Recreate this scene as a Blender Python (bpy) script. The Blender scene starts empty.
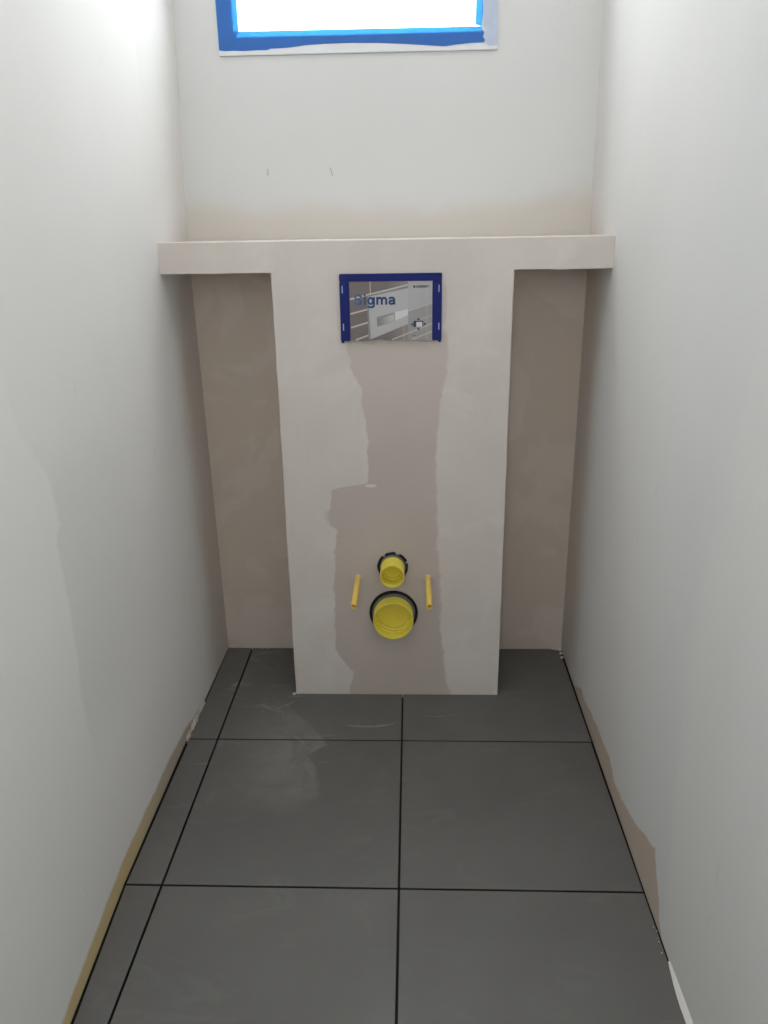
import bpy, bmesh, math, random
from mathutils import Matrix, Vector
random.seed(7)
scene = bpy.context.scene
COL = scene.collection

# ------------------------------------------------------------------ camera
F_PX = 772.73
eye = Vector((0.55614, -1.58482, 1.16415))
right = Vector((0.99932587, 0.03358653, -0.01482426))
up = Vector((0.00255223, 0.33925862, 0.94068968))
fwd = Vector((-0.03662375, 0.94009336, -0.33894419))
cam_data = bpy.data.cameras.new('camera')
cam_data.sensor_fit = 'VERTICAL'
cam_data.sensor_height = 24.0
cam_data.lens = 24.0 * F_PX / 1024.0
cam_data.clip_start = 0.01
cam = bpy.data.objects.new('camera', cam_data)
COL.objects.link(cam)
m = Matrix.Identity(4)
for i in range(3):
    m[i][0], m[i][1], m[i][2], m[i][3] = right[i], up[i], -fwd[i], eye[i]
cam.matrix_world = m
scene.camera = cam

# ------------------------------------------------------------------ world: overcast sky, and exposure
world = bpy.data.worlds.new('overcast_sky')
scene.world = world
world.use_nodes = True
bg = world.node_tree.nodes['Background']
bg.inputs['Color'].default_value = (0.97, 0.985, 1.0, 1)
bg.inputs['Strength'].default_value = 2.5
vs = scene.view_settings
vs.view_transform = 'Standard'
vs.look = 'None'
vs.exposure = 2.08
vs.gamma = 1.0
vs.use_curve_mapping = False
scene.cycles.max_bounces = 10
scene.cycles.diffuse_bounces = 7
scene.cycles.sample_clamp_indirect = 6.0

LAMP_E = 2.3        # radiance of the ceiling lamp's opal shade

def portal(nm, loc, sx, sz, rx):
    # tells the renderer where daylight enters; gives off no light itself
    d = bpy.data.lights.new(nm, 'AREA')
    d.shape = 'RECTANGLE'
    d.size, d.size_y = sx, sz
    d.cycles.is_portal = True
    o = bpy.data.objects.new(nm, d)
    COL.objects.link(o)
    o.location = loc
    o.rotation_euler = (rx, 0, 0)
portal('daylight_entry', (0.433, 0.4472 + 0.06, 1.908), 0.565, 0.63, math.radians(-90))
portal('daylight_entry', (0.50, -1.95 - 0.06, 1.40), 0.30, 0.90, math.radians(90))

# ------------------------------------------------------------------ measures of the room (metres)
T = 0.453            # tile pitch
W = 0.9924           # room width
B = 0.4472           # back wall plane
b = 0.2038           # front of the cistern boxing
JX = 0.0761          # first tile joint
XL, XR = 0.2415, 0.7823   # boxing column
ZT, ZB = 1.1534, 1.085    # ledge top and underside
REAR = -1.95         # wall behind the photographer
CEIL = 2.5
SUB = -0.013         # screed below the tiles

# ------------------------------------------------------------------ helpers
def clamp(v, a=0.0, c=1.0):
    return max(a, min(c, v))

def link(name, mesh, mat=None, parent=None):
    o = bpy.data.objects.new(name, mesh)
    COL.objects.link(o)
    if mat is not None:
        mesh.materials.append(mat)
    if parent is not None:
        o.parent = parent
        o.matrix_parent_inverse = Matrix.Translation(-parent_loc(parent))
    return o

def parent_loc(p):
    # parts of an Empty are modelled in room coordinates; deeper levels already stand there
    return Vector(p.location) if p.parent is None else Vector((0, 0, 0))

def from_bm(name, bm, mat=None, parent=None, smooth=False):
    me = bpy.data.meshes.new(name)
    bmesh.ops.recalc_face_normals(bm, faces=bm.faces)
    bm.to_mesh(me)
    bm.free()
    if smooth:
        for p in me.polygons:
            p.use_smooth = True
    return link(name, me, mat, parent)

def empty(name, loc, label, cat, group=None):
    o = bpy.data.objects.new(name, None)
    o.empty_display_size = 0.05
    COL.objects.link(o)
    o.location = loc
    o['label'] = label
    o['category'] = cat
    if group:
        o['group'] = group
    return o

def structure(o, label=None, cat=None):
    o['kind'] = 'structure'
    if label:
        o['label'] = label
    if cat:
        o['category'] = cat
    return o

def prism(bm, poly, axis, lo, hi):
    """poly: 2-D outline; axis the extrusion axis (0 x, 1 y, 2 z)."""
    def P(u, v, w):
        return {0: (w, u, v), 1: (u, w, v), 2: (u, v, w)}[axis]
    a = [bm.verts.new(P(u, v, lo)) for u, v in poly]
    c = [bm.verts.new(P(u, v, hi)) for u, v in poly]
    n = len(poly)
    bm.faces.new(a)
    bm.faces.new(c[::-1])
    for i in range(n):
        bm.faces.new((a[i], c[i], c[(i + 1) % n], a[(i + 1) % n]))

def box(bm, x0, x1, y0, y1, z0, z1):
    prism(bm, [(x0, y0), (x1, y0), (x1, y1), (x0, y1)], 2, z0, z1)

def ring(bm, outer, inner, y0, y1):
    """rectangular frame in the XZ plane: outer / inner = (x0, x1, z0, z1)."""
    def corners(r):
        return [(r[0], r[2]), (r[1], r[2]), (r[1], r[3]), (r[0], r[3])]
    V = {}
    for nm, r in (('o', outer), ('i', inner)):
        for k, y in enumerate((y0, y1)):
            V[nm, k] = [bm.verts.new((x, y, z)) for x, z in corners(r)]
    for q in range(4):
        n = (q + 1) % 4
        for k in (0, 1):
            bm.faces.new((V['o', k][q], V['o', k][n], V['i', k][n], V['i', k][q]))
        for nm in ('o', 'i'):
            bm.faces.new((V[nm, 0][q], V[nm, 0][n], V[nm, 1][n], V[nm, 1][q]))

def lathe(bm, prof, cx, cz, seg=48, rfun=None, close=False):
    """spin (radius, y) around an axis along Y through (cx, cz)."""
    rows = []
    for k in range(seg):
        a = 2 * math.pi * k / seg
        row = []
        for r, y in prof:
            rr = r * (rfun(a, r) if rfun else 1)
            row.append(bm.verts.new((cx + rr * math.sin(a), y, cz + rr * math.cos(a))))
        rows.append(row)
    n = len(prof)
    for k in range(seg):
        A, C = rows[k], rows[(k + 1) % seg]
        for i in range(n if close else n - 1):
            j = (i + 1) % n
            bm.faces.new((A[i], A[j], C[j], C[i]))
    return rows

# ------------------------------------------------------------------ node helpers
class NT:
    def __init__(self, name, rough=0.85, spec=0.3):
        self.mat = bpy.data.materials.new(name)
        self.mat.use_nodes = True
        self.t = self.mat.node_tree
        self.n = self.t.nodes
        self.bsdf = self.n['Principled BSDF']
        self.bsdf.inputs['Roughness'].default_value = rough
        self.bsdf.inputs['Specular IOR Level'].default_value = spec
        g = self.n.new('ShaderNodeNewGeometry')
        s = self.n.new('ShaderNodeSeparateXYZ')
        self.t.links.new(g.outputs['Position'], s.inputs[0])
        self.pos = g.outputs['Position']
        self.x, self.y, self.z = s.outputs
    def l(self, a, c):
        self.t.links.new(a, c)
    def _in(self, sock, v):
        if isinstance(v, bpy.types.NodeSocket):
            self.l(v, sock)
        else:
            sock.default_value = v
    def math(self, op, a, c=0.0, cl=False):
        k = self.n.new('ShaderNodeMath')
        k.operation = op
        k.use_clamp = cl
        self._in(k.inputs[0], a)
        self._in(k.inputs[1], c)
        return k.outputs[0]
    def rng(self, v, a0, a1, c0=0.0, c1=1.0, smooth=True):
        k = self.n.new('ShaderNodeMapRange')
        k.interpolation_type = 'SMOOTHSTEP' if smooth else 'LINEAR'
        k.clamp = True
        self._in(k.inputs['Value'], v)
        for nm, vv in (('From Min', a0), ('From Max', a1), ('To Min', c0), ('To Max', c1)):
            k.inputs[nm].default_value = vv
        return k.outputs[0]
    def noise(self, scale, detail=3.0, rough=0.55, stretch=None, off=(0, 0, 0), dist=0.0):
        mp = self.n.new('ShaderNodeMapping')
        self.l(self.pos, mp.inputs['Vector'])
        mp.inputs['Location'].default_value = off
        if stretch:
            mp.inputs['Scale'].default_value = stretch
        k = self.n.new('ShaderNodeTexNoise')
        self.l(mp.outputs[0], k.inputs['Vector'])
        k.inputs['Scale'].default_value = scale
        k.inputs['Detail'].default_value = detail
        k.inputs['Roughness'].default_value = rough
        k.inputs['Distortion'].default_value = dist
        return k.outputs['Fac']
    def mix(self, fac, a, c):
        k = self.n.new('ShaderNodeMix')
        k.data_type = 'RGBA'
        self._in(k.inputs['Factor'], fac)
        for s, v in ((k.inputs['A'], a), (k.inputs['B'], c)):
            if isinstance(v, bpy.types.NodeSocket):
                self.l(v, s)
            else:
                s.default_value = (*v, 1)
        return k.outputs['Result']
    def curve(self, v, pts):
        """piecewise linear value(v) through pts [(v, value)...]."""
        v0, v1 = min(p[0] for p in pts), max(p[0] for p in pts)
        w0, w1 = min(p[1] for p in pts), max(p[1] for p in pts)
        w1 = max(w1, w0 + 1e-4)
        k = self.n.new('ShaderNodeFloatCurve')
        c = k.mapping.curves[0]
        q = sorted(((a - v0) / (v1 - v0), (d - w0) / (w1 - w0)) for a, d in pts)
        c.points[0].location = q[0]
        c.points[1].location = q[-1]
        for p in q[1:-1]:
            c.points.new(*p)
        for p in c.points:
            p.handle_type = 'VECTOR'
        k.mapping.update()
        self.l(self.rng(v, v0, v1, smooth=False), k.inputs['Value'])
        return self.rng(k.outputs[0], 0, 1, w0, w1, smooth=False)
    def beyond(self, coord, bound, wob, soft):
        """1 where coord > bound(+wobble)."""
        d = self.math('SUBTRACT', coord, bound)
        if wob is not None:
            d = self.math('ADD', d, wob)
        return self.rng(d, -soft, soft)
    def wobble(self, scale, amp, off=(0, 0, 0), detail=4.0):
        return self.math('MULTIPLY', self.math('SUBTRACT', self.noise(scale, detail, off=off), 0.5), amp * 2)
    def color(self, c):
        self._in(self.bsdf.inputs['Base Color'], c)
    def bump(self, h, strength=0.2, dist=0.002):
        k = self.n.new('ShaderNodeBump')
        k.inputs['Strength'].default_value = strength
        k.inputs['Distance'].default_value = dist
        self.l(h, k.inputs['Height'])
        self.l(k.outputs[0], self.bsdf.inputs['Normal'])

def plain(name, col, rough=0.6, spec=0.4, var=0.08, scale=60.0, bump=0.0):
    t = NT(name, rough, spec)
    n = t.noise(scale, 3)
    t.color(t.mix(n, tuple(c * (1 - var) for c in col), tuple(min(1, c * (1 + var)) for c in col)))
    if bump:
        t.bump(n, bump, 0.001)
    return t.mat

# ------------------------------------------------------------------ plaster materials
WHITE = (0.76, 0.77, 0.775)
BEIGE = (0.55, 0.485, 0.43)
TAN = (0.47, 0.37, 0.27)

def wall_side_material(side):
    t = NT('skimmed_plaster_' + side, 0.9, 0.2)
    big = t.noise(2.2, 3, off=(3, 1, 5) if side == 'left' else (9, 4, 2), stretch=(1, 1.4, 0.6))
    col = t.mix(big, *(((0.765, 0.75, 0.73), (0.82, 0.81, 0.795)) if side == 'left' else ((0.67, 0.66, 0.645), (0.745, 0.74, 0.73))))
    if side == 'left':
        # edge of an older skim coat, seen near the front of the wall
        edge = t.curve(t.z, [(0.0, -0.47), (0.30, -0.478), (0.45, -0.488), (0.505, -0.4775), (0.61, -0.470),
                             (0.71, -0.479), (0.725, -0.470), (0.735, -0.452), (0.82, -0.47), (0.908, -0.53), (1.03, -0.55), (1.2, -0.62)])
        m1 = t.beyond(t.y, edge, t.math('ADD', t.wobble(9, 0.008), t.wobble(35, 0.005, (6, 1, 1))), 0.008)
        m1 = t.math('MULTIPLY', m1, t.rng(t.y, -0.42, 0.15, 1, 0))
        m1 = t.math('MULTIPLY', m1, t.rng(t.z, 0.25, 0.45))
        m1 = t.math('MULTIPLY', m1, t.rng(t.z, 0.74, 0.92, 1.0, 0.3))
        col = t.mix(t.math('MULTIPLY', m1, 0.42), col, (0.63, 0.625, 0.62))
        strip = t.curve(t.y, [(-1.9, 0.03), (-0.95, 0.025), (-0.73, 0.030), (-0.567, 0.038), (-0.428, 0.044), (-0.284, 0.044),
                              (-0.143, 0.043), (-0.008, 0.032), (0.06, 0.02), (0.16, 0.0)])
        bare = t.math('SUBTRACT', 1.0, t.beyond(t.z, strip, t.wobble(14, 0.008), 0.006))
        tan = t.mix(t.rng(t.y, -0.45, -0.1), (0.62, 0.47, 0.22), (0.47, 0.39, 0.31))
    else:
        edge = t.curve(t.z, [(0.0, -0.56), (0.3, -0.52), (0.55, -0.50), (0.65, -0.506), (0.734, -0.517), (0.80, -0.575),
                             (0.91, -0.556), (1.2, -0.60)])
        m1 = t.beyond(t.y, edge, t.wobble(9, 0.008), 0.008)
        m1 = t.math('MULTIPLY', m1, t.rng(t.y, -0.48, -0.2, 1, 0))
        col = t.mix(t.math('MULTIPLY', m1, 0.35), col, (0.66, 0.67, 0.69))
        pk = t.rng(t.noise(3.2, 2, off=(0, 2, 7)), 0.5, 0.7)
        col = t.mix(t.math('MULTIPLY', pk, 0.25), col, (0.74, 0.71, 0.69))
        strip = t.curve(t.y, [(-0.60, -0.01), (-0.556, 0.0), (-0.533, 0.018), (-0.519, 0.056), (-0.492, 0.085), (-0.472, 0.118),
                              (-0.41, 0.092), (-0.338, 0.070), (-0.26, 0.05), (-0.195, 0.044), (-0.143, 0.064), (-0.028, 0.058), (0.174, 0.04), (0.25, 0.0)])
        bare = t.math('SUBTRACT', 1.0, t.beyond(t.z, strip, t.math('ADD', t.wobble(16, 0.012), t.wobble(60, 0.010, (2, 0, 5))), 0.003))
        tan = (0.52, 0.43, 0.35)
    # uncoated plaster towards the back corner
    cor = t.beyond(t.math('ADD', t.y, t.rng(t.z, 1.0, 1.12, 0.055, 0.0)), 0.335, t.wobble(5, 0.06, (4, 4, 4)), 0.075)
    cor = t.math('MULTIPLY', cor, t.rng(t.z, 1.08, 1.25, 0.85, 0.22))
    col = t.mix(cor, col, (0.60, 0.54, 0.485))
    col = t.mix(t.math('MULTIPLY', bare, 0.9), col, tan)
    col = t.mix(t.rng(t.z, -0.0015, 0.0, 1, 0), col, (0.03, 0.027, 0.024))  # near-black below floor level: painted shade for the gap beside the tiles
    # trowel scuffs
    sc = t.rng(t.noise(26, 4, 0.6, stretch=(1, 1, 0.3), off=(1, 8, 3)), 0.66, 0.74)
    col = t.mix(t.math('MULTIPLY', sc, 0.12), col, (0.45, 0.44, 0.43))
    t.color(col)
    h = t.math('ADD', t.noise(7, 3), t.math('MULTIPLY', t.noise(160, 2), 0.05))
    h = t.math('ADD', h, t.math('MULTIPLY', m1, 0.25))
    t.bump(h, 0.25, 0.004)
    return t.mat

def wall_back_material():
    t = NT('skimmed_plaster_back', 0.9, 0.2)
    col = t.mix(t.noise(2.5, 3, off=(2, 2, 2)), (0.655, 0.652, 0.645), (0.73, 0.728, 0.72))
    # stain just above the ledge
    top = t.curve(t.x, [(0.0, 1.245), (0.16, 1.225), (0.36, 1.22), (0.53, 1.212), (0.77, 1.225), (0.99, 1.26)])
    st = t.math('SUBTRACT', 1.0, t.beyond(t.z, top, t.wobble(8, 0.03), 0.032))
    col = t.mix(t.math('MULTIPLY', st, 0.7), col, (0.63, 0.575, 0.515))
    # uncoated plaster below the ledge
    low = t.rng(t.z, 1.10, 1.14, 1, 0)
    pl = t.rng(t.noise(4.5, 3, off=(6, 0, 1), dist=0.4), 0.5, 0.56)
    nich = t.mix(t.math('MULTIPLY', pl, 0.6), (0.62, 0.53, 0.455), (0.68, 0.595, 0.53))
    col = t.mix(low, col, nich)
    t.color(col)
    t.bump(t.math('ADD', t.noise(9, 3), t.math('MULTIPLY', t.noise(150, 2), 0.06)), 0.2, 0.004)
    return t.mat

def boxing_material():
    t = NT('boxing_plaster', 0.88, 0.25)
    skim = t.mix(t.noise(5, 4, off=(1, 1, 1)), (0.635, 0.572, 0.53), (0.755, 0.69, 0.648))
    streak = t.rng(t.noise(10, 4, 0.6, stretch=(1, 1, 0.25), off=(5, 2, 0)), 0.45, 0.65)
    skim = t.mix(t.math('MULTIPLY', streak, 0.35), skim, (0.64, 0.59, 0.545))
    fresh = t.rng(t.noise(6, 5, 0.6, off=(8, 3, 4), dist=0.6), 0.52, 0.62)
    skim = t.mix(t.math('MULTIPLY', fresh, 0.35), skim, (0.76, 0.71, 0.675))
    bare = t.mix(t.noise(8, 4), (0.53, 0.455, 0.41), (0.60, 0.52, 0.475))
    Lc = t.curve(t.z, [(0.0, 0.385), (0.011, 0.3874), (0.05, 0.398), (0.066, 0.397), (0.103, 0.3715), (0.133, 0.3514), (0.25, 0.354), (0.391, 0.358),
                       (0.472, 0.3687), (0.485, 0.352), (0.5065, 0.3476), (0.535, 0.352), (0.551, 0.3568), (0.578, 0.364), (0.586, 0.40),
                       (0.592, 0.4462), (0.70, 0.451), (0.81, 0.4393), (0.8685, 0.4176), (0.9346, 0.408), (1.0, 0.40)])
    Rc = t.curve(t.z, [(0.0, 0.652), (0.0124, 0.6504), (0.134, 0.6331), (0.28, 0.6264), (0.4715, 0.6171), (0.60, 0.6112),
                       (0.70, 0.6152), (0.797, 0.626), (0.866, 0.6414), (0.923, 0.6361), (1.0, 0.634)])
    mL = t.beyond(t.x, Lc, t.math('ADD', t.wobble(20, 0.012), t.wobble(70, 0.005, (1, 7, 2))), 0.003)
    mR = t.math('SUBTRACT', 1.0, t.beyond(t.x, Rc, t.math('ADD', t.wobble(18, 0.014, (3, 3, 3)), t.wobble(70, 0.006, (5, 7, 2))), 0.005))
    mz = t.math('SUBTRACT', 1.0, t.beyond(t.z, 0.955, t.wobble(20, 0.01), 0.01))
    front = t.rng(t.y, b + 0.002, b + 0.006, 1, 0)
    mk = t.math('MULTIPLY', t.math('MULTIPLY', mL, mR), t.math('MULTIPLY', mz, front))
    # a thin, half-covering second coat in the upper bare area
    soft = t.rng(t.z, 0.62, 0.95, 1.0, 0.72)
    col = t.mix(t.math('MULTIPLY', mk, soft), skim, bare)
    # lumps of filler
    def blot(cx, cz, rx, rz, amt, c):
        nonlocal col
        dx = t.math('DIVIDE', t.math('SUBTRACT', t.x, cx), rx)
        dz = t.math('DIVIDE', t.math('SUBTRACT', t.z, cz), rz)
        r2 = t.math('ADD', t.math('MULTIPLY', dx, dx), t.math('MULTIPLY', dz, dz))
        r2 = t.math('ADD', r2, t.wobble(30, 0.5))
        f = t.math('MULTIPLY', t.rng(r2, 0.7, 1.2, 1, 0), t.math('MULTIPLY', front, amt))
        col = t.mix(f, col, c)
    blot(0.455, 0.587, 0.014, 0.004, 0.8, (0.75, 0.73, 0.70))
    blot(0.350, 0.508, 0.012, 0.018, 0.5, (0.56, 0.52, 0.49))
    blot(0.631, 1.015, 0.004, 0.045, 0.4, (0.54, 0.49, 0.44))
    # uncoated sides of the column
    side = t.math('SUBTRACT', 1.0, front)
    low = t.rng(t.z, ZB - 0.002, ZB + 0.004, 1, 0)
    col = t.mix(t.math('MULTIPLY', side, t.math('MULTIPLY', low, 0.7)), col, (0.55, 0.49, 0.44))
    t.color(col)
    h = t.math('ADD', t.noise(12, 3), t.math('MULTIPLY', t.noise(170, 2), 0.08))
    h = t.math('SUBTRACT', h, t.math('MULTIPLY', mk, 0.35))
    t.bump(h, 0.28, 0.003)
    return t.mat

def tile_material():
    t = NT('grey_stoneware', 0.5, 0.4)
    oi = t.n.new('ShaderNodeObjectInfo')
    c1 = t.mix(t.noise(5, 5, 0.6), (0.117, 0.112, 0.104), (0.156, 0.151, 0.143))
    col = t.mix(t.math('MULTIPLY', oi.outputs['Random'], 0.25), c1, (0.105, 0.105, 0.103))
    # dried grout haze wiped across the tiles
    wisp = t.rng(t.noise(7, 5, 0.62, stretch=(1.0, 1.9, 1), off=(0.3, 0.4, 0), dist=1.2), 0.56, 0.72)
    area = t.math('MULTIPLY', t.rng(t.x, 0.45, 0.15), t.rng(t.y, -0.30, 0.02))
    k = t.math('MULTIPLY', t.math('MULTIPLY', wisp, t.math('ADD', area, 0.14)), 0.95)
    col = t.mix(k, col, (0.25, 0.245, 0.235))
    def blot(cx, cy, rx, ry, amt, wob, soft=0.25):
        nonlocal col
        dx = t.math('DIVIDE', t.math('SUBTRACT', t.x, cx), rx)
        dy = t.math('DIVIDE', t.math('SUBTRACT', t.y, cy), ry)
        r2 = t.math('ADD', t.math('MULTIPLY', dx, dx), t.math('MULTIPLY', dy, dy))
        r2 = t.math('ADD', r2, t.wobble(11, wob))
        col = t.mix(t.math('MULTIPLY', t.rng(r2, 1 - soft, 1 + soft, 1, 0), amt), col, (0.19, 0.188, 0.183))
    hx = t.curve(t.y, [(-0.27, 0.27), (-0.245, 0.315), (-0.235, 0.325), (-0.20, 0.346), (-0.15, 0.341), (-0.09, 0.322), (-0.055, 0.30), (-0.045, 0.325), (-0.02, 0.345), (0.0, 0.34), (0.06, 0.30), (0.12, 0.25), (0.2, 0.18)])
    hz = t.math('SUBTRACT', 1.0, t.beyond(t.x, hx, t.wobble(26, 0.012), 0.007))
    hz = t.math('MULTIPLY', hz, t.math('MULTIPLY', t.rng(t.x, 0.04, 0.33, 0.1, 1.0), t.rng(t.math('ADD', t.y, t.wobble(12, 0.05)), -0.27, -0.15)))
    hz = t.math('MULTIPLY', hz, t.rng(t.noise(9, 5, 0.6, off=(2, 5, 0), dist=0.8), 0.30, 0.62, 0.25, 1.0))
    hz = t.math('MULTIPLY', hz, t.rng(t.y, 0.02, 0.2, 1.0, 0.15))
    col = t.mix(t.math('MULTIPLY', hz, 0.75), col, (0.245, 0.24, 0.23))
    # thin arcs left by a rag
    def arc(cx, cy, r, a0, a1, wd, amt):
        nonlocal col
        dx = t.math('SUBTRACT', t.x, cx)
        dy = t.math('SUBTRACT', t.y, cy)
        rr = t.math('SQRT', t.math('ADD', t.math('MULTIPLY', dx, dx), t.math('MULTIPLY', dy, dy)))
        an = t.math('ARCTAN2', dy, dx)
        e = t.math('ABSOLUTE', t.math('ADD', t.math('SUBTRACT', rr, r), t.wobble(25, 0.006)))
        f = t.math('MULTIPLY', t.rng(e, 0, wd, 1, 0), t.math('MULTIPLY', t.rng(an, a0, a0 + 0.3), t.rng(an, a1 - 0.3, a1, 1, 0)))
        f = t.math('MULTIPLY', f, t.rng(t.noise(30, 3), 0.35, 0.6))
        col = t.mix(t.math('MULTIPLY', f, amt), col, (0.34, 0.33, 0.32))
    arc(0.155, 0.22, 0.10, -1.6, -0.2, 0.006, 0.7)
    arc(0.25, 0.09, 0.075, 2.3, 3.1, 0.006, 0.4)
    arc(0.435, 0.28, 0.225, -1.9, -1.0, 0.005, 0.7)
    arc(0.60, 0.30, 0.20, -1.75, -1.15, 0.005, 0.45)
    arc(0.18, -0.10, 0.14, 0.2, 1.3, 0.006, 0.4)
    sp = t.rng(t.noise(240, 1), 0.80, 0.84)
    col = t.mix(t.math('MULTIPLY', sp, 0.5), col, (0.4, 0.4, 0.39))
    col = t.mix(t.rng(t.z, -0.0022, -0.0009, 1, 0), col, (0.03, 0.028, 0.026))   # tile sides painted dark, standing in for shade in the joints
    t.color(col)
    t.l(t.rng(t.noise(9, 4), 0.3, 0.7, 0.42, 0.58), t.bsdf.inputs['Roughness'])
    t.bump(t.noise(120, 3), 0.06, 0.001)
    return t.mat

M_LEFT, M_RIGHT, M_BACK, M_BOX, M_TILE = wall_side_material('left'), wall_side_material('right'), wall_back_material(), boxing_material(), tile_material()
M_CEIL = plain('ceiling_plaster', (0.78, 0.78, 0.77), 0.9, 0.2, 0.02, 4)
M_SCREED = plain('dark_screed', (0.035, 0.032, 0.03), 0.95, 0.1, 0.2, 80)
M_CRUMB = plain('dry_plaster', (0.66, 0.61, 0.55), 0.95, 0.1, 0.15, 200, 0.4)

# window glass
g = bpy.data.materials.new('window_glass')
g.use_nodes = True
nt = g.node_tree
for n in list(nt.nodes):
    if n.type != 'OUTPUT_MATERIAL':
        nt.nodes.remove(n)
outn = [n for n in nt.nodes if n.type == 'OUTPUT_MATERIAL'][0]
tr = nt.nodes.new('ShaderNodeBsdfTransparent')
tr.inputs[0].default_value = (0.95, 0.97, 0.97, 1)
gl = nt.nodes.new('ShaderNodeBsdfGlossy')
gl.inputs['Roughness'].default_value = 0.03
ms = nt.nodes.new('ShaderNodeMixShader')
ms.inputs[0].default_value = 0.05
nt.links.new(tr.outputs[0], ms.inputs[1])
nt.links.new(gl.outputs[0], ms.inputs[2])
nt.links.new(ms.outputs[0], outn.inputs[0])
M_GLASS = g

# ------------------------------------------------------------------ walls
def lerp_table(v, tab):
    if v <= tab[0][0]:
        return tab[0][1]
    for (a, p), (c, q) in zip(tab, tab[1:]):
        if v <= c:
            return p + (q - p) * (v - a) / (c - a)
    return tab[-1][1]

def left_x(y, z):
    base = lerp_table(y, [(-1.95, 0.0235), (-0.906, 0.0235), (-0.453, 0.0025), (0.0, 0.0), (B, 0.003)])
    t = clamp(z / 1.1)
    x = base * (1 - t) - 0.006 * t
    back = clamp((y - b) / (B - b))
    x += back * 0.002 * clamp(z / 1.1)
    x += back * 0.017 * clamp((z - 1.2) / 0.36)
    return x

def right_x(y, z):
    base = lerp_table(y, [(-0.453, -0.004), (0.0, -0.001), (B, 0.003)])
    t = clamp(z / 1.1)
    x = base * (1 - t) + 0.004 * t
    back = clamp((y - b) / (B - b))
    x -= back * 0.003 * t
    x -= back * 0.008 * clamp((z - 1.2) / 0.45)
    return W + x

def side_wall(name, fx, out, mat):
    bm = bmesh.new()
    ys = [REAR, -1.4, -1.0] + [-0.75 + 0.05 * i for i in range(20)] + [b, 0.26, 0.32, 0.38, B + 0.02]
    ys = sorted(set(round(v, 4) for v in ys))
    zs = [SUB] + [0.02 + 0.06 * i for i in range(34)] + [CEIL]
    g = [[bm.verts.new((fx(y, z), y, z)) for z in zs] for y in ys]
    h = [[bm.verts.new((out, y, z)) for z in zs] for y in ys]
    ny, nz = len(ys), len(zs)
    for G in (g, h):
        for i in range(ny - 1):
            for j in range(nz - 1):
                bm.faces.new((G[i][j], G[i + 1][j], G[i + 1][j + 1], G[i][j + 1]))
    for i in range(ny - 1):
        for j in (0, nz - 1):
            bm.faces.new((g[i][j], g[i + 1][j], h[i + 1][j], h[i][j]))
    for j in range(nz - 1):
        for i in (0, ny - 1):
            bm.faces.new((g[i][j], g[i][j + 1], h[i][j + 1], h[i][j]))
    o = from_bm(name, bm, mat)
    return structure(o)

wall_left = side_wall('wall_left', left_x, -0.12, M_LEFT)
wall_left['label'] = 'left side wall of grey-white skimmed plaster with a yellowish bare base'
wall_left['category'] = 'wall'
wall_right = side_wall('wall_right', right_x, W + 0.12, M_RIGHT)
wall_right['label'] = 'right side wall of grey-white skimmed plaster with a brown bare patch at its foot'
wall_right['category'] = 'wall'

# window opening
WX0, WX1, WZ0, WZ1 = 0.1127, 0.7527, 1.5557, 2.26
bm = bmesh.new()
ring(bm, (-0.12, W + 0.12, SUB, CEIL), (WX0, WX1, WZ0, WZ1), B, B + 0.12)
wall_back = structure(from_bm('wall_back', bm, M_BACK), 'back wall of skimmed plaster holding the window above the ledge', 'wall')

# wall behind the photographer, with an open doorway
bm = bmesh.new()
DX0, DX1, DZ1 = 0.12, 0.88, 2.05
prism(bm, [(-0.12, SUB), (DX0, SUB), (DX0, DZ1), (DX1, DZ1), (DX1, SUB), (W + 0.12, SUB), (W + 0.12, CEIL), (-0.12, CEIL)], 1, REAR - 0.1, REAR)
wall_front = structure(from_bm('wall_front', bm, M_CEIL), 'plastered wall with the open doorway behind the photographer', 'wall')

bm = bmesh.new()
box(bm, -0.12, W + 0.12, REAR - 0.1, B + 0.12, CEIL, CEIL + 0.08)
ceiling = structure(from_bm('ceiling', bm, M_CEIL), 'plain white plastered ceiling over the narrow room', 'ceiling')

# unseen door leaf; its glass light is added and sized for fill daylight
GX0, GX1, GZ0, GZ1 = 0.35, 0.65, 0.95, 1.85
bm = bmesh.new()
ring(bm, (DX0, DX1, SUB, DZ1), (GX0, GX1, GZ0, GZ1), REAR - 0.07, REAR - 0.03)
door = structure(from_bm('door_1', bm, M_CEIL), 'plain white closed door behind the photographer, with a glass light added for fill daylight', 'door')
bm = bmesh.new()
box(bm, GX0, GX1, REAR - 0.053, REAR - 0.047, GZ0, GZ1)
from_bm('pane', bm, M_GLASS, door)  # added pane, lets fill daylight in from behind the camera

# ------------------------------------------------------------------ ceiling lamp: an opal glass disc
LAMP = (0.5, -0.25, CEIL)
lamp = empty('ceiling_lamp', LAMP, 'round opal ceiling lamp above the middle of the room', 'lamp')
bm = bmesh.new()
bmesh.ops.create_cone(bm, cap_ends=True, segments=40, radius1=0.17, radius2=0.175, depth=0.03, matrix=Matrix.Translation((LAMP[0], LAMP[1], CEIL - 0.0155)))
from_bm('base', bm, M_CEIL, lamp)
em = bpy.data.materials.new('opal_glass_lit')
em.use_nodes = True
em.node_tree.nodes['Principled BSDF'].inputs['Emission Color'].default_value = (1.0, 0.96, 0.92, 1)
em.node_tree.nodes['Principled BSDF'].inputs['Emission Strength'].default_value = LAMP_E
bm = bmesh.new()
rows = []
for i in range(9):
    a = math.pi / 2 * i / 8
    rows.append([bm.verts.new((LAMP[0] + max(0.16 * math.cos(a), 0.001) * math.cos(k * math.pi / 16), LAMP[1] + max(0.16 * math.cos(a), 0.001) * math.sin(k * math.pi / 16), CEIL - 0.031 - 0.05 * math.sin(a))) for k in range(32)])
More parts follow.
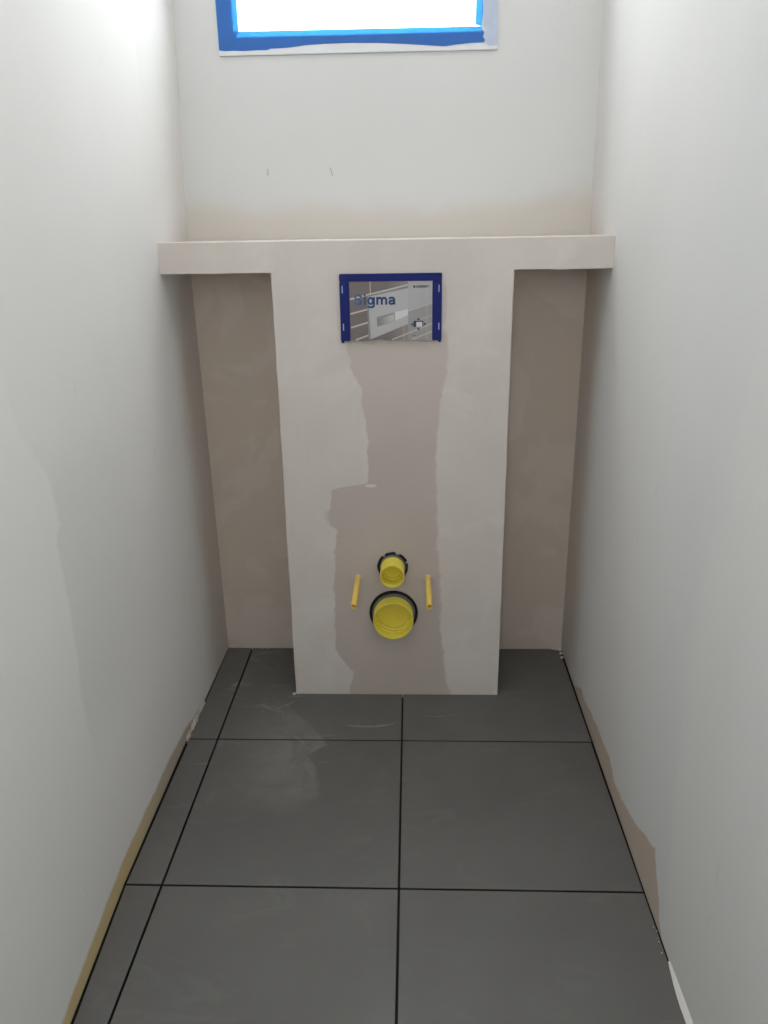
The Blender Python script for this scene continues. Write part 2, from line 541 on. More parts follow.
for A, C in zip(rows, rows[1:]):
    for k in range(32):
        bm.faces.new((A[k], A[(k + 1) % 32], C[(k + 1) % 32], C[k]))
bm.faces.new(rows[-1])
from_bm('opal_shade', bm, em, lamp, True)

# ------------------------------------------------------------------ floor: screed with single tiles
bm = bmesh.new()
box(bm, -0.12, W + 0.12, REAR - 0.1, B + 0.12, SUB - 0.06, SUB)
floor = structure(from_bm('floor', bm, M_SCREED), 'floor of large matt grey tiles with dark open joints', 'floor')

G = 0.0046 / 2
def tile(outline):
    """outline counter-clockwise; a softened top edge."""
    bm = bmesh.new()
    n = len(outline)
    def inset(d):
        out = []
        for i in range(n):
            p0, p1, p2 = Vector(outline[i - 1]), Vector(outline[i]), Vector(outline[(i + 1) % n])
            e1, e2 = (p1 - p0).normalized(), (p2 - p1).normalized()
            n1, n2 = Vector((-e1.y, e1.x)), Vector((-e2.y, e2.x))
            k = (n1 + n2) / (1 + n1.dot(n2))
            out.append(p1 + k * d)
        return out
    rows = []
    for d, z in ((0, SUB + 0.0002), (0, -0.0005), (0.0005, 0.0)):
        rows.append([bm.verts.new((p.x, p.y, z)) for p in inset(d)])
    bm.faces.new(rows[0][::-1])
    bm.faces.new(rows[-1])
    for a, c in zip(rows, rows[1:]):
        for i in range(n):
            bm.faces.new((a[i], a[(i + 1) % n], c[(i + 1) % n], c[i]))
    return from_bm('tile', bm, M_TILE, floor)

XLE, XRE = 0.0070, W - 0.0068          # tile edges along the walls
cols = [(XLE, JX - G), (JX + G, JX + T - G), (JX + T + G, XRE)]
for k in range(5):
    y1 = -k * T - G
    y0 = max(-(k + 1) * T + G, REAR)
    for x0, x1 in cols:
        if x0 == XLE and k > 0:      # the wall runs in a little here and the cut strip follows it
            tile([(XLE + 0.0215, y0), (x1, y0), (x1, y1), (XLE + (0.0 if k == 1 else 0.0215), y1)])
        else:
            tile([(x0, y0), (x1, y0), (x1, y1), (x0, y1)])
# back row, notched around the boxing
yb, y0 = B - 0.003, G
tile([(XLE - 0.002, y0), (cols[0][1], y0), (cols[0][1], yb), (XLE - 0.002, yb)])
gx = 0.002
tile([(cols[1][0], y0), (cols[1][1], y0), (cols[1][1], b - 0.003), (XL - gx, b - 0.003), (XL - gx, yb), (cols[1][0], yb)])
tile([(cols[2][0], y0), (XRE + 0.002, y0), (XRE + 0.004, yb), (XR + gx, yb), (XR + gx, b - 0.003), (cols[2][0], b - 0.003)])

# ------------------------------------------------------------------ plaster crumbs and ragged beads
def lump(bm, c, r, squash=(1, 1, 0.6)):
    s = bmesh.ops.create_icosphere(bm, subdivisions=1, radius=1.0)
    for v in s['verts']:
        k = r * random.uniform(0.6, 1.25)
        v.co = Vector((c[0] + v.co.x * k * squash[0], c[1] + v.co.y * k * squash[1], c[2] + v.co.z * k * squash[2]))

def crumbs(name, parent, pts, squash=(1, 1, 0.6)):
    bm = bmesh.new()
    for x, y, z, r in pts:
        lump(bm, (x, y, z), r, squash)
    o = from_bm(name, bm, M_CRUMB, parent)
    o['kind'] = 'stuff'
    return o

def bead(name, parent, path, hfun, dfun, normal, mat):
    """ragged fillet along a path on a wall foot: a triangle-like section."""
    bm = bmesh.new()
    rows = []
    nx, ny = normal
    for i, (x, y) in enumerate(path):
        h, d = hfun(i), dfun(i)
        rows.append([bm.verts.new((x - nx * 0.002, y - ny * 0.002, SUB + 0.001)),
                     bm.verts.new((x + nx * d, y + ny * d, SUB + 0.001)),
                     bm.verts.new((x + nx * d, y + ny * d, 0.001)),
                     bm.verts.new((x + nx * d * 0.5, y + ny * d * 0.5, h * 0.55)),
                     bm.verts.new((x - nx * 0.002, y - ny * 0.002, h))])
    for A, C in zip(rows, rows[1:]):
        for i in range(5):
            j = (i + 1) % 5
            bm.faces.new((A[i], A[j], C[j], C[i]))
    bm.faces.new(rows[0])
    bm.faces.new(rows[-1][::-1])
    o = from_bm(name, bm, mat, parent)
    o['kind'] = 'stuff'
    return o

rnd = random.Random(3)
path = [(left_x(-0.005 + 0.007 * i, 0), -0.005 + 0.007 * i) for i in range(24)]
hs = [rnd.uniform(0.006, 0.02) * (1 if i < 14 else 0.5) for i in range(24)]
ds = [rnd.uniform(0.0035, 0.0075) for i in range(24)]
for q in (4, 5, 15, 16):
    hs[q] = 0.002; ds[q] = 0.0012
bead('plaster_residue', wall_left, path, lambda i: hs[i], lambda i: ds[i], (1, 0), plain('tan_plaster', (0.50, 0.45, 0.39), 0.95, 0.1, 0.3, 150, 0.5))
M_BEAD = plain('pale_filler', (0.72, 0.70, 0.66), 0.85, 0.2, 0.06, 90)
path = [(right_x(-0.60 - 0.02 * i, 0), -0.60 - 0.02 * i) for i in range(30)]
bead('filler_bead', wall_right, path, lambda i: 0.0045 + 0.003 * clamp(i / 4) + rnd.uniform(-.0007, .0007),
     lambda i: 0.0025 + 0.006 * clamp(i / 3) + rnd.uniform(-.0004, .0004), (-1, 0), M_BEAD)
crumbs('plaster_residue', floor, [(W - 0.003, B - 0.012, 0.005, 0.009), (W - 0.014, B - 0.008, 0.003, 0.008), (W - 0.022, B - 0.006, 0.003, 0.006),
    (W - 0.004, B - 0.035, 0.004, 0.007), (W - 0.005, B - 0.055, 0.003, 0.006)]
    + [(W - 0.009 + rnd.uniform(-.003, .002), -0.53 - 0.0075 * i, 0.0, rnd.uniform(.0009, .0018)) for i in (0, 1, 3, 4, 7)])
crumbs('plaster_residue', floor, [(0.085 + 0.006 * i, B - 0.003, 0.001, rnd.uniform(.002, .0055)) for i in range(10)]
    + [(0.015 + rnd.uniform(-.008, .008), B - 0.004, 0.003 + 0.004 * i, rnd.uniform(.003, .006)) for i in range(3)]
    + [(0.80 + 0.012 * i, B - 0.003, 0.002, rnd.uniform(.003, .006)) for i in range(4)]
    + [(0.85 + 0.01 * i, B - 0.002, 0.001, rnd.uniform(.002, .003)) for i in range(8)])

# ------------------------------------------------------------------ window with masking tape
M_FRAME = plain('white_window_frame', (0.74, 0.75, 0.77), 0.45, 0.4, 0.03, 30)
M_FILM = plain('bluish_protective_film', (0.50, 0.56, 0.70), 0.35, 0.5, 0.12, 25)
FX0, FX1, FZ0, FZ1 = 0.1505, 0.7155, 1.5935, 2.222   # clear opening of the frame
window = bpy.data.objects.new('window_1', None)
COL.objects.link(window)
window.location = (0.5 * (WX0 + WX1), B, WZ0)
structure(window, 'small window high in the back wall, its white frame edged with blue masking tape', 'window')
YF = B - 0.006         # room face of the frame
def frame_piece(nm, x0, x1, z0, z1, mat=M_FRAME):
    bm = bmesh.new()
    box(bm, x0, x1, YF, B + 0.055, z0, z1)
    bmesh.ops.bevel(bm, geom=bm.edges[:], offset=0.0012, segments=2, affect='EDGES')
    return from_bm(nm, bm, mat, window)
frame_piece('frame_rail', WX0 + .0005, WX1 - .0005, WZ0 + .0005, FZ0)
frame_piece('frame_rail', WX0 + .0005, WX1 - .0005, FZ1, WZ1 - .0005)
frame_piece('frame_stile', WX0 + .0005, FX0, FZ0, FZ1)
frame_piece('frame_stile', FX1, WX1 - .0005, FZ0, FZ1)
bm = bmesh.new()
box(bm, FX0, FX1, B + 0.0005, B + 0.0045, FZ0, FZ1)
from_bm('pane', bm, M_GLASS, window)
# a loose fold of plastic sheet caught behind the lower right of the pane
# masking tape: translucent blue crepe paper
tp = NT('blue_masking_tape', 0.6, 0.25)
nz = tp.noise(90, 3, stretch=(1, 1, 1))
tcol = tp.mix(nz, (0.085, 0.25, 0.70), (0.105, 0.29, 0.78))
tp.color(tcol)
trn = tp.n.new('ShaderNodeBsdfTranslucent')
trn.inputs['Color'].default_value = (0.20, 0.58, 0.80, 1)
mx = tp.n.new('ShaderNodeMixShader')
mx.inputs[0].default_value = 0.48
tp.l(tp.bsdf.outputs[0], mx.inputs[1])
tp.l(trn.outputs[0], mx.inputs[2])
tp.l(mx.outputs[0], [n for n in tp.n if n.type == 'OUTPUT_MATERIAL'][0].inputs[0])
M_TAPE = tp.mat
YT = YF - 0.0004
def tape(outline, y=YT, th=0.0003):
    bm = bmesh.new()
    prism(bm, outline, 1, y - th, y)
    return from_bm('masking_tape', bm, M_TAPE, window)
# lower strip with a wavy lower edge
low = [(0.1145, 1.5675), (0.125, 1.5655), (0.145, 1.5662), (0.17, 1.5648), (0.20, 1.566), (0.225, 1.5655), (0.232, 1.5685), (0.26, 1.569), (0.285, 1.5705),
       (0.31, 1.5735), (0.36, 1.5755), (0.42, 1.576), (0.48, 1.5745), (0.54, 1.5715), (0.60, 1.567), (0.632, 1.5645), (0.66, 1.5675), (0.69, 1.570), (0.722, 1.5705),
       (0.7245, 1.576), (0.719, 1.582), (0.7225, 1.59), (0.717, 1.595), (0.7165, 1.6035)]
tape(low + [(0.70, 1.6030), (0.16, 1.6045), (0.1145, 1.6045)])
# strips up the left side, the right side and across the top
tape([(0.1135, 1.5680), (0.138, 1.5675), (0.1615, 1.6030), (0.1612, 2.232), (0.1140, 2.232), (0.1150, 1.9), (0.1128, 1.75)], YT - 0.0005)
tape([(0.7015, 1.6050), (0.7160, 1.6035), (0.7185, 1.63), (0.7165, 1.66), (0.7185, 1.8), (0.7170, 2.22), (0.7030, 2.22)], YT - 0.0005)
tape([(0.1145, 2.212), (0.72, 2.211), (0.72, 2.252), (0.42, 2.256), (0.1145, 2.25)], YT - 0.001)
# bluish film still on the right hand stile and the end of the lower rail
bm = bmesh.new()
prism(bm, [(0.7260, 1.5700), (0.7335, 1.5640), (0.7510, 1.5660), (0.7512, 2.24), (0.7200, 2.24), (0.7195, 1.70), (0.7205, 1.606), (0.7265, 1.594), (0.7225, 1.583)], 1, YT - 0.0004, YT)
from_bm('protective_film', bm, M_FILM, window)['label'] = 'pale bluish film on the bare right stile'
# outer sill
bm = bmesh.new()
box(bm, WX0, WX1, B + 0.056, B + 0.12, WZ0, WZ0 + 0.012)
from_bm('outer_sill', bm, M_FRAME, window)

# ------------------------------------------------------------------ cistern boxing
boxing = empty('cistern_boxing', (0.5 * (XL + XR), b, 0), 'T-shaped plastered cistern boxing with a wall-to-wall ledge below the window', 'boxing')
def soft_box(nm, x0, x1, y0, y1, z0, z1, bev, skip=()):
    bm = bmesh.new()
    box(bm, x0, x1, y0, y1, z0, z1)
    return bm
# column: subdivided so that its arrises wander a little like hand-plastered edges
COLX = []
def column():
    bm = bmesh.new()
    zs = [SUB + 0.001] + [0.03 + i * 0.035 for i in range(30)] + [ZB]
    r = random.Random(11)
    rows = []
    for i, z in enumerate(zs):
        t = z / ZB
        if i >= len(zs) - 2:
            r.seed(1)
        xl = XL - 0.0006 + 0.0016 * t + r.uniform(-.0006, .0006)
        xr = XR + 0.0004 - 0.0010 * t + r.uniform(-.0006, .0006)
        c = 0.0018
        rows.append([bm.verts.new(p) for p in ((xl, B - .0004, z), (xl, b + c, z), (xl + c, b, z), (xr - c, b, z), (xr, b + c, z), (xr, B - .0004, z))])
    for A, C in zip(rows, rows[1:]):
        for i in range(6):
            j = (i + 1) % 6
            bm.faces.new((A[i], A[j], C[j], C[i]))
    bm.faces.new(rows[0]); bm.faces.new(rows[-1][::-1])
    COLX.extend((rows[-1][2].co.x, rows[-1][3].co.x))
    return from_bm('column', bm, M_BOX, boxing)
col_o = column()
def ledge():
    bm = bmesh.new()
    r = random.Random(5)
    rows = []
    xa = left_x(b, 1.1) - 0.001
    xb = right_x(b, 1.1) + 0.001
    xs = [xa, 0.04, 0.08, 0.12, 0.16, 0.2, COLX[0] - 0.0005, COLX[0], COLX[1], COLX[1] + 0.0005, 0.82, 0.855, 0.88, 0.905, 0.95, xb]
    n = len(xs) - 1
    for i, x in enumerate(xs):
        t = i / n
        c = 0.0022
        dz = r.uniform(-.0004, .0004)
        dt = r.uniform(-.0003, .0003)
        zb_ = ZB + dz - (0.0016 if i == n - 3 else 0)
        cb = c * 0.5
        if COLX[0] - 0.001 < x < COLX[1] + 0.001:
            zb_ = ZB
        if COLX[0] - 0.0001 < x < COLX[1] + 0.0001:
            cb = 0.00002
        zt = ZT + dt + 0.001 * (t - .5)
        rows.append([bm.verts.new(p) for p in ((x, B - .0004, zb_), (x, b + cb, zb_), (x, b, zb_ + cb), (x, b, zt - c), (x, b + c, zt), (x, B - .0004, zt))])
    for A, C in zip(rows, rows[1:]):
        for i in range(6):
            j = (i + 1) % 6
            bm.faces.new((A[i], A[j], C[j], C[i]))
    bm.faces.new(rows[0]); bm.faces.new(rows[-1][::-1])
    return from_bm('ledge', bm, M_BOX, boxing)
ledge_o = ledge()
# ragged filler at the foot of the column
rnd = random.Random(21)
pts = [(XL + 0.003, b - 0.004, 0.003, 0.007), (XL - 0.004, b - 0.008, 0.002, 0.006), (XL + 0.008, b - 0.003, 0.003, 0.006), (XL + 0.012, b - 0.002, 0.002, 0.004), (XL + 0.02, b - 0.001, 0.002, 0.0035),
       (XR - 0.004, b - 0.003, 0.003, 0.005), (XR - 0.012, b - 0.002, 0.002, 0.004)]
pts += [(XL + 0.03 + 0.013 * i, b, 0.001, rnd.uniform(.0015, .004)) for i in range(10)]
pts += [(XR - 0.02 - 0.011 * i, b, 0.001, rnd.uniform(.0015, .0035)) for i in range(12)]
crumbs('plaster_residue', floor, pts)
crumbs('plaster_residue', boxing, [(XR - 0.0005, b + 0.006, z, s) for z, s in ((0.45, .004), (0.455, .003), (0.69, .003), (0.86, .0025))], (0.8, 0.8, 1))
# bits of plaster on the back of the ledge at the left end
crumbs('plaster_residue', boxing, [(0.02 + 0.011 * i, B - 0.14 + rnd.uniform(-.03, .03), ZT + 0.001, rnd.uniform(.0015, .003)) for i in range(6)])

# ------------------------------------------------------------------ access cover of the flush plate opening
M_BLUE = plain('dark_blue_plastic', (0.012, 0.021, 0.15), 0.6, 0.2, 0.12, 120)
M_SLOT = plain('pale_slot', (0.42, 0.46, 0.62), 0.6, 0.3, 0.05)
M_JOINT = plain('print_pale_joint', (0.55, 0.51, 0.49), 0.45, 0.4, 0.05)
M_STEEL = plain('print_silver', (0.47, 0.46, 0.47), 0.45, 0.4, 0.05, 30)
M_STEEL2 = plain('print_light_silver', (0.66, 0.65, 0.66), 0.45, 0.4, 0.05, 30)
M_STEEL3 = plain('print_mid_grey', (0.26, 0.25, 0.25), 0.45, 0.4, 0.1, 30)
M_INK = plain('print_dark_grey', (0.035, 0.032, 0.032), 0.45, 0.4, 0.1)
M_NAVY = plain('print_navy', (0.02, 0.035, 0.10), 0.45, 0.4, 0.1)
def gradient_mat(name, x0, c0, x1, c1):
    t = NT(name, 0.45, 0.4)
    n = t.noise(40, 3)
    f = t.math('ADD', t.rng(t.x, x0, x1, smooth=False), t.math('MULTIPLY', t.math('SUBTRACT', n, 0.5), 0.12), cl=True)
    t.color(t.mix(f, c0, c1))
    return t.mat
M_PRINT = gradient_mat('print_taupe_tiles', 0.50, (0.19, 0.155, 0.148), 0.59, (0.36, 0.345, 0.34))
M_BUTTON = gradient_mat('print_button', 0.478, (0.20, 0.19, 0.19), 0.512, (0.50, 0.49, 0.49))
M_PANEL = plain('print_pale_panel', (0.44, 0.43, 0.44), 0.45, 0.4, 0.06, 40)
M_PANEL2 = plain('print_veiled_tiles', (0.345, 0.325, 0.32), 0.45, 0.4, 0.08, 40)
M_WORD = gradient_mat('print_blue_word', 0.43, (0.065, 0.135, 0.31), 0.47, (0.010, 0.045, 0.16))
PX0, PX1, PZ0, PZ1 = 0.3953, 0.6230, 0.9356, 1.0812
YP = b - 0.0085
cover = empty('access_cover', (0.5 * (PX0 + PX1), b, PZ0), 'blue-framed printed access cover set in the boxing under the ledge', 'access cover')
def cpiece(nm, x0, x1, z0, z1, y0, y1, mat, par=cover, bev=0.0012):
    bm = bmesh.new()
    box(bm, x0, x1, y0, y1, z0, z1)
    if bev:
        bmesh.ops.bevel(bm, geom=bm.edges[:], offset=bev, segments=2, affect='EDGES')
    return from_bm(nm, bm, mat, par)
CX0, CX1, CZ1 = 0.4168, 0.6020, 1.0648
frm = cpiece('top_rail', PX0, PX1, CZ1, PZ1, YP, b - 0.0002, M_BLUE)
for i in range(9):
    x = PX0 + 0.03 + i * 0.0205
    cpiece('rib', x, x + 0.0012, CZ1 + 0.006, PZ1 - 0.001, YP - 0.0006, YP + 0.001, M_BLUE, frm, 0)
for x0, x1, sx in ((PX0, CX0, 0.4015), (CX1, PX1, 0.6165)):
    s = cpiece('side_rail', x0, x1, PZ0 - 0.0005, CZ1, YP, b - 0.0002, M_BLUE)
    cpiece('clip_tab', x0 + (0.0025 if x0 == PX0 else 0.008), x1 - (0.008 if x0 == PX0 else 0.0025), 0.981, 1.036, YP - 0.0012, YP + 0.001, M_BLUE, s, 0.0005)
    cpiece('slot', sx - 0.0011, sx + 0.0011, 1.0405, 1.0560, YP - 0.0004, YP + 0.001, M_SLOT, s, 0)
    cpiece('slot', sx - 0.0007, sx + 0.0015, 0.9590, 0.9740, YP - 0.0004, YP + 0.001, M_SLOT, s, 0)
    cpiece('foot', x0 + (0.001 if x0 == PX0 else x1 - x0 - 0.007), x0 + (0.007 if x0 == PX0 else x1 - x0 - 0.001), PZ0 - 0.0045, PZ0 + 0.001, YP + 0.001, b - 0.0002, M_BLUE, s, 0.0005)
# printed card; its lower edge torn a little
YC = YP + 0.0018
rr = random.Random(2)
torn = [(CX1 - (CX1 - CX0) * i / 24, PZ0 + 0.0005 + rr.uniform(-.0012, .0016)) for i in range(25)]
bm = bmesh.new()
prism(bm, [(CX0, CZ1), (CX1, CZ1)] + torn, 1, YC, b - 0.0002)
card = from_bm('printed_card', bm, M_PRINT, cover)
card['label'] = 'printed card showing a flush plate on a tiled wall'
# printed picture, in card pixels (163..613, 118..435) -> metres
def cp(x, y):
    return (CX0 + (x - 163) / 450 * (CX1 - CX0), CZ1 - (y - 118) / 317 * (CZ1 - PZ0))
layer = [0]
def pr(nm, polys, mat, lv):
    bm = bmesh.new()
    y = YC - 0.00012 * lv
    for poly in polys:
        prism(bm, [cp(*p) for p in poly], 1, y - 0.0001, y)
    return from_bm(nm, bm, mat, card)
def stripe(x0, y0, x1, y1, w):
    return [(x0, y0 - w), (x1, y1 - w * 0.8), (x1, y1 + w * 0.8), (x0, y0 + w)]
pr('printed_panel', [[(482, 119), (612, 119), (612, 434), (482, 434)]], M_PANEL2, 1)
pr('printed_panel', [[(482, 119), (612, 119), (612, 236), (482, 276)]], M_PANEL, 2)
pr('printed_joint', [stripe(165, 211, 481, 138, 5)], M_JOINT, 1)
pr('printed_joint', [stripe(166, 289, 262, 265, 5)], M_JOINT, 1)
pr('printed_joint', [stripe(168, 363, 264, 335, 5)], M_JOINT, 1)
pr('printed_joint', [stripe(190, 431, 266, 404, 5)], M_JOINT, 1)
pr('printed_joint', [stripe(392, 431, 612, 345, 3.5)], M_JOINT, 3)
pr('printed_joint', [stripe(500, 431, 612, 388, 3.5)], M_JOINT, 3)
pr('printed_joint', [stripe(482, 276, 612, 236, 2.5)], M_JOINT, 3)
pr('printed_joint', [stripe(540, 325, 612, 300, 2.0)], M_JOINT, 3)
pr('printed_joint', [[(275, 119), (279, 119), (279, 184), (275, 186)]], M_JOINT, 1)
pr('printed_joint', [[(458, 119), (461, 119), (461, 138), (458, 139)]], M_STEEL3, 1)
pr('printed_joint', [[(583, 125), (585, 125), (585, 432), (583, 432)]], M_JOINT, 3)
pr('printed_joint', [[(457, 362), (459, 362), (459, 432), (457, 432)]], M_JOINT, 3)
pr('printed_shadow', [[(258, 191), (474, 147), (477, 156), (268, 200), (272, 429), (262, 424)]], M_STEEL3, 3)
pr('printed_flush_plate', [[(266, 199), (476, 156), (482, 158), (482, 346), (274, 428)]], M_STEEL, 4)
pr('printed_button', [[(310, 308), (407, 283), (407, 329), (312, 360)]], M_STEEL3, 5)
pr('printed_button', [[(317, 317), (404, 292), (404, 327), (319, 355)]], M_BUTTON, 6)
pr('printed_button', [[(411, 281), (480, 266), (480, 298), (411, 327)]], M_STEEL2, 5)
pr('printed_icon', [[(511, 330), (564, 330), (564, 362), (559, 362), (559, 335), (525, 335), (525, 362), (511, 364)]], M_NAVY, 7)
pr('printed_icon', [[(526, 336), (558, 336), (558, 361), (526, 361)]], M_STEEL2, 7)
for ax, ay, dx, dy in ((495, 349, 1, 0), (581, 347, -1, 0), (538, 311, 0, 1), (538, 382, 0, -1)):
    if dx:
        pr('printed_arrow', [[(ax, ay), (ax + 13 * dx, ay - 8), (ax + 13 * dx, ay + 8)]], M_INK, 7)
    else:
        pr('printed_arrow', [[(ax, ay), (ax - 8, ay + 13 * dy), (ax + 8, ay + 13 * dy)]], M_INK, 7)
pr('printed_mark', [[(505, 405), (510, 405), (510, 411), (505, 411)], [(515, 405), (520, 405), (520, 411), (515, 411)]], M_INK, 7)
pr('printed_mark', [[(510, 142), (521, 142), (521, 153), (510, 153)]], M_INK, 7)

def lettering(nm, text, px0, px1, base, cap, mat, bold):
    cu = bpy.data.curves.new(nm, 'FONT')
    cu.body = text
    cu.size = 1.0
    cu.offset = bold
    cu.extrude = 0.0
    cu.resolution_u = 4
    tmp = bpy.data.objects.new(nm, cu)
    COL.objects.link(tmp)
    bpy.context.view_layer.update()
    me = bpy.data.meshes.new_from_object(tmp.evaluated_get(bpy.context.evaluated_depsgraph_get()))
    bpy.data.objects.remove(tmp)
    bpy.data.curves.remove(cu)
    xs = [v.co.x for v in me.vertices]
    x0, x1 = min(xs), max(xs)
    hcap = 0.69
    X0, Zb = cp(px0, base)
    X1, Zc = cp(px1, cap)
    sx, sz = (X1 - X0) / (x1 - x0), (Zc - Zb) / hcap
    for v in me.vertices:
        v.co = Vector((X0 + (v.co.x - x0) * sx, YC - 0.0012, Zb + v.co.y * sz))
    me.update()
    me.name = nm
    o = link(nm, me, mat, card)
    return o
def spline(p, n=6):
    out = []
    for i in range(len(p) - 1):
        p0, p1, p2, p3 = p[max(i - 1, 0)], p[i], p[i + 1], p[min(i + 2, len(p) - 1)]
        for k in range(n):
            t = k / n
            out.append(tuple(0.5 * (2 * p1[j] + (p2[j] - p0[j]) * t + (2 * p0[j] - 5 * p1[j] + 4 * p2[j] - p3[j]) * t * t + (3 * p1[j] - p0[j] - 3 * p2[j] + p3[j]) * t ** 3) for j in (0, 1)))
    return out + [p[-1]]
def word():
    """bold grotesque letters drawn as thick strokes, in ems."""
    bowl_g = [(0.27 + 0.168 * math.cos(a * math.pi / 8), 0.265 + 0.208 * math.sin(a * math.pi / 8)) for a in range(17)]
    L = [(0.0, [spline([(.55, .52), (.48, .625), (.333, .658), (.19, .62), (.135, .52), (.19, .425), (.333, .365), (.48, .31), (.54, .20), (.48, .095), (.333, .058), (.17, .095), (.09, .205)])]),
         (0.667, [[(.139, 0), (.139, .53)], [(.139, .60), (.139, .715)]]),
         (0.945, [bowl_g, spline([(.50, .53), (.50, .3), (.50, -.02), (.45, -.13), (.29, -.168), (.15, -.14), (.09, -.06)])]),
         (1.556, [[(.13, 0), (.13, .53)], spline([(.13, .30), (.19, .43), (.30, .472), (.40, .43), (.445, .32), (.445, .15), (.445, 0)]),
                  spline([(.445, .30), (.51, .43), (.61, .472), (.715, .43), (.76, .32), (.76, .15), (.76, 0)])]),
         (2.445, [spline([(.085, .36), (.14, .45), (.27, .478), (.39, .44), (.43, .33), (.43, .12), (.47, 0)]),
                  spline([(.43, .30), (.27, .27), (.14, .225), (.10, .14), (.14, .07), (.24, .05), (.36, .09), (.43, .2)])])]
    bm = bmesh.new()
    em = (412 - 187) / 2.92
    h = 0.072
    lv = 0
    for dx, strokes in L:
        for st in strokes:
            lv += 1
            y = YC - 0.0012 - 0.00001 * (lv % 3)
            prev = None
            for i, p in enumerate(st):
                q0, q1 = st[max(i - 1, 0)], st[min(i + 1, len(st) - 1)]
                d = Vector((q1[0] - q0[0], q1[1] - q0[1])).normalized()
                nx, nz = -d.y * h, d.x * h
                cur = []
                for sg in (1, -1):
                    X, Z = cp(187 + (dx - 0.03 + p[0] + sg * nx) * em, 241 - (p[1] + sg * nz) * em)
                    cur.append(bm.verts.new((X, y, Z)))
                if prev:
                    bm.faces.new((prev[0], prev[1], cur[1], cur[0]))
                prev = cur
    return from_bm('lettering', bm, M_WORD, card)
word()
lettering('lettering', 'GEBERIT', 525, 595, 153, 141.5, M_INK, 0.03)
# plaster squeezed out round the cover
rr = random.Random(8)
crumbs('plaster_residue', cover, [(PX0 + 0.012 + 0.0082 * i, b - 0.003, PZ0 - 0.004 + rr.uniform(-.002, .0015), rr.uniform(.002, .0042)) for i in range(26)], (1.3, 0.8, 0.6))
crumbs('plaster_residue', cover, [(PX1 + 0.003 + rr.uniform(0, .006), b, PZ0 + 0.006 * i, rr.uniform(.0015, .0035)) for i in range(18)], (0.9, 0.3, 1.2))

# ------------------------------------------------------------------ soil and flush pipe caps, bolt sleeves
yl = NT('yellow_plastic', 0.38, 0.45)
yl.color(yl.mix(yl.noise(40, 2), (0.80, 0.68, 0.075), (0.86, 0.74, 0.11)))
yl.bsdf.inputs['Subsurface Weight'].default_value = 0.15
yl.bsdf.inputs['Subsurface Radius'].default_value = (0.01, 0.008, 0.002)
M_YEL = yl.mat
M_AMB = plain('amber_yellow_plastic', (0.86, 0.60, 0.14), 0.4, 0.45, 0.06, 60)
M_RUB = plain('black_rubber', (0.012, 0.012, 0.013), 0.5, 0.4, 0.2, 100)
M_SLV = plain('grey_sleeve', (0.16, 0.155, 0.145), 0.6, 0.3, 0.1, 60)

def pipe(name, label, cx, cz, r, p, rg, notch=None, deep=0.045):
    root = empty(name, (cx, b, cz), label, 'pipe cap')
    bm = bmesh.new()
    y0 = b - p
    prof = [(r, b), (r, y0 + 0.0015), (r - 0.0008, y0), (r - 0.0028, y0), (r - 0.0036, y0 + 0.0012), (r - 0.0042, y0 + deep * 0.62), (r * 0.86, y0 + deep * 0.66),
            (r * 0.85, y0 + deep * 0.80), (r * 0.78, y0 + deep * 0.83), (r * 0.77, y0 + deep), (0.0008, y0 + deep)]
    rows = lathe(bm, prof, cx, cz, 56)
    bm.faces.new([q[-1] for q in rows])
    o = from_bm('cap', bm, M_YEL, root, True)
    o.modifiers.new('crisp', 'EDGE_SPLIT').split_angle = math.radians(40)
    o['label'] = 'yellow plastic cap'
    bm = bmesh.new()
    def rf(a, rad):
        if notch is None or rad < rg - 0.003:
            return 1
        v = 1 + 0.012 * math.sin(7 * a) + 0.008 * math.sin(17 * a + 1)
        for an in notch:
            if abs((a - an + math.pi) % (2 * math.pi) - math.pi) < 0.09:
                v = 0.86
        return v
    lathe(bm, [(rg - 0.0065, b), (rg - 0.0065, b - 0.004), (rg - 0.001, b - 0.005), (rg, b - 0.003), (rg, b)], cx, cz, 72, rf)
    from_bm('collar', bm, M_RUB, root)['label'] = 'black rubber collar'
    bm = bmesh.new()
    lathe(bm, [(r + 0.0002, b - 0.012), (r + 0.003, b - 0.0115), (rg - 0.0062, b - 0.001), (rg - 0.0062, b)], cx, cz, 48)
    from_bm('sleeve', bm, M_SLV, root, True)['label'] = 'grey pipe sleeve'
    return root
pipe('soil_pipe', 'large yellow capped soil pipe in a black collar low on the boxing', 0.5073, 0.2435, 0.0510, 0.050, 0.0625)
pipe('flush_pipe', 'smaller yellow capped flush pipe directly above the large soil pipe', 0.5065, 0.374, 0.0300, 0.066, 0.0388, notch=(0.35, 1.25, 5.6), deep=0.05)

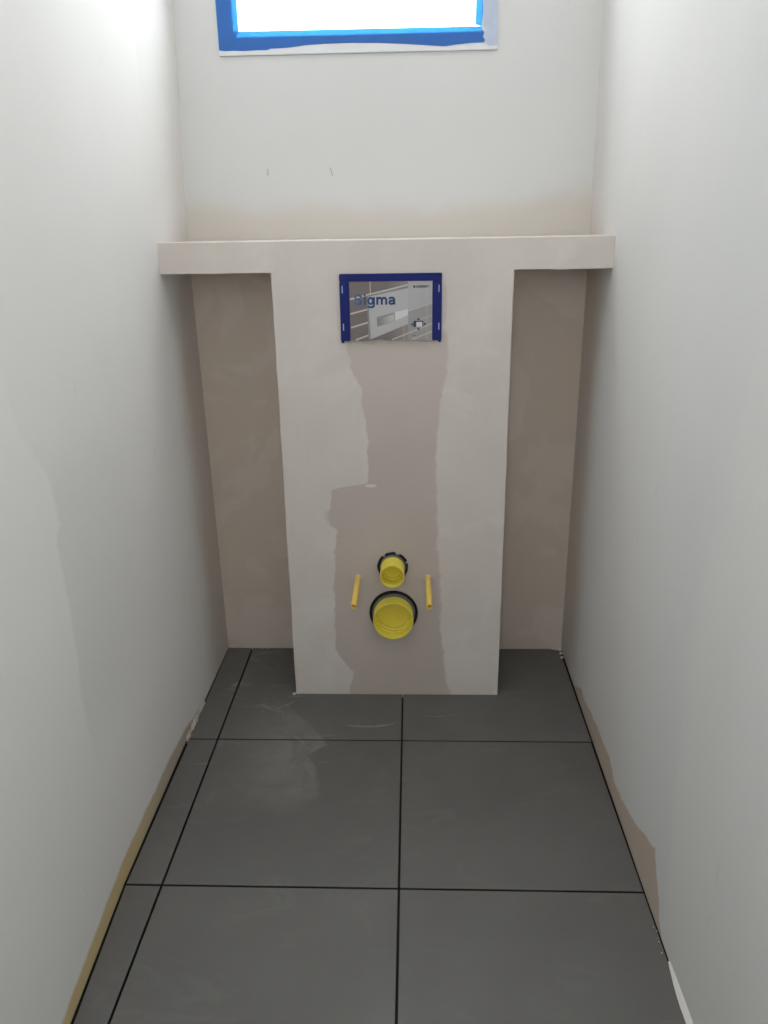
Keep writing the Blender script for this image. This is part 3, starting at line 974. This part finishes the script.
def sleeve(label, cx, cz):
    root = empty('bolt_sleeve', (cx, b, cz), label, 'bolt sleeve', 'bolt sleeves beside the pipes')
    bm = bmesh.new()
    p = 0.16
    r = 0.0074
    prof = [(r, b), (r, b - p + 0.001), (r - 0.0006, b - p), (r - 0.0024, b - p), (r - 0.003, b - p + 0.001), (r - 0.003, b - p + 0.03), (0.0003, b - p + 0.03)]
    rows = lathe(bm, prof, cx, cz, 20)
    bm.faces.new([q[-1] for q in rows])
    o = from_bm('tube', bm, M_AMB, root, True)
    o.modifiers.new('crisp', 'EDGE_SPLIT').split_angle = math.radians(45)
    bm = bmesh.new()
    lathe(bm, [(r + 0.0002, b - 0.0025), (r + 0.002, b - 0.002), (r + 0.0024, b)], cx, cz, 20)
    from_bm('plaster_ring', bm, M_CRUMB, root)
    return root
sleeve('long yellow bolt sleeve on the left of the two pipe caps', 0.4176, 0.341)
sleeve('long yellow bolt sleeve on the right of the two pipe caps', 0.5954, 0.341)

# ------------------------------------------------------------------ wire ends in the back wall
M_WIRE = plain('dull_wire', (0.36, 0.35, 0.34), 0.6, 0.4, 0.1)
def wire(label, pts, r):
    bm = bmesh.new()
    rows = []
    for i, p in enumerate(pts):
        p = Vector(p)
        d = (Vector(pts[min(i + 1, len(pts) - 1)]) - Vector(pts[max(i - 1, 0)])).normalized()
        a = d.cross(Vector((1, 0.3, 0.2))).normalized()
        c = d.cross(a)
        rows.append([bm.verts.new(p + (a * math.cos(k * math.pi / 3) + c * math.sin(k * math.pi / 3)) * r) for k in range(6)])
    for A, C in zip(rows, rows[1:]):
        for i in range(6):
            bm.faces.new((A[i], A[(i + 1) % 6], C[(i + 1) % 6], C[i]))
    bm.faces.new(rows[0]); bm.faces.new(rows[-1][::-1])
    o = from_bm('wire_end', bm, M_WIRE)
    o['label'] = label
    o['category'] = 'wire'
    o['group'] = 'wire ends in the back wall'
    return o
wire('tiny upright wire end on the back wall, the left one under the window', [(0.2085, B + 0.001, 1.301), (0.2085, B - 0.003, 1.301), (0.2083, B - 0.0035, 1.306), (0.2083, B - 0.002, 1.3145)], 0.0008)
wire('tiny slanting wire end on the back wall, the right one under the window', [(0.3655, B + 0.001, 1.298), (0.365, B - 0.003, 1.299), (0.363, B - 0.0035, 1.306), (0.3605, B - 0.002, 1.3165)], 0.0008)
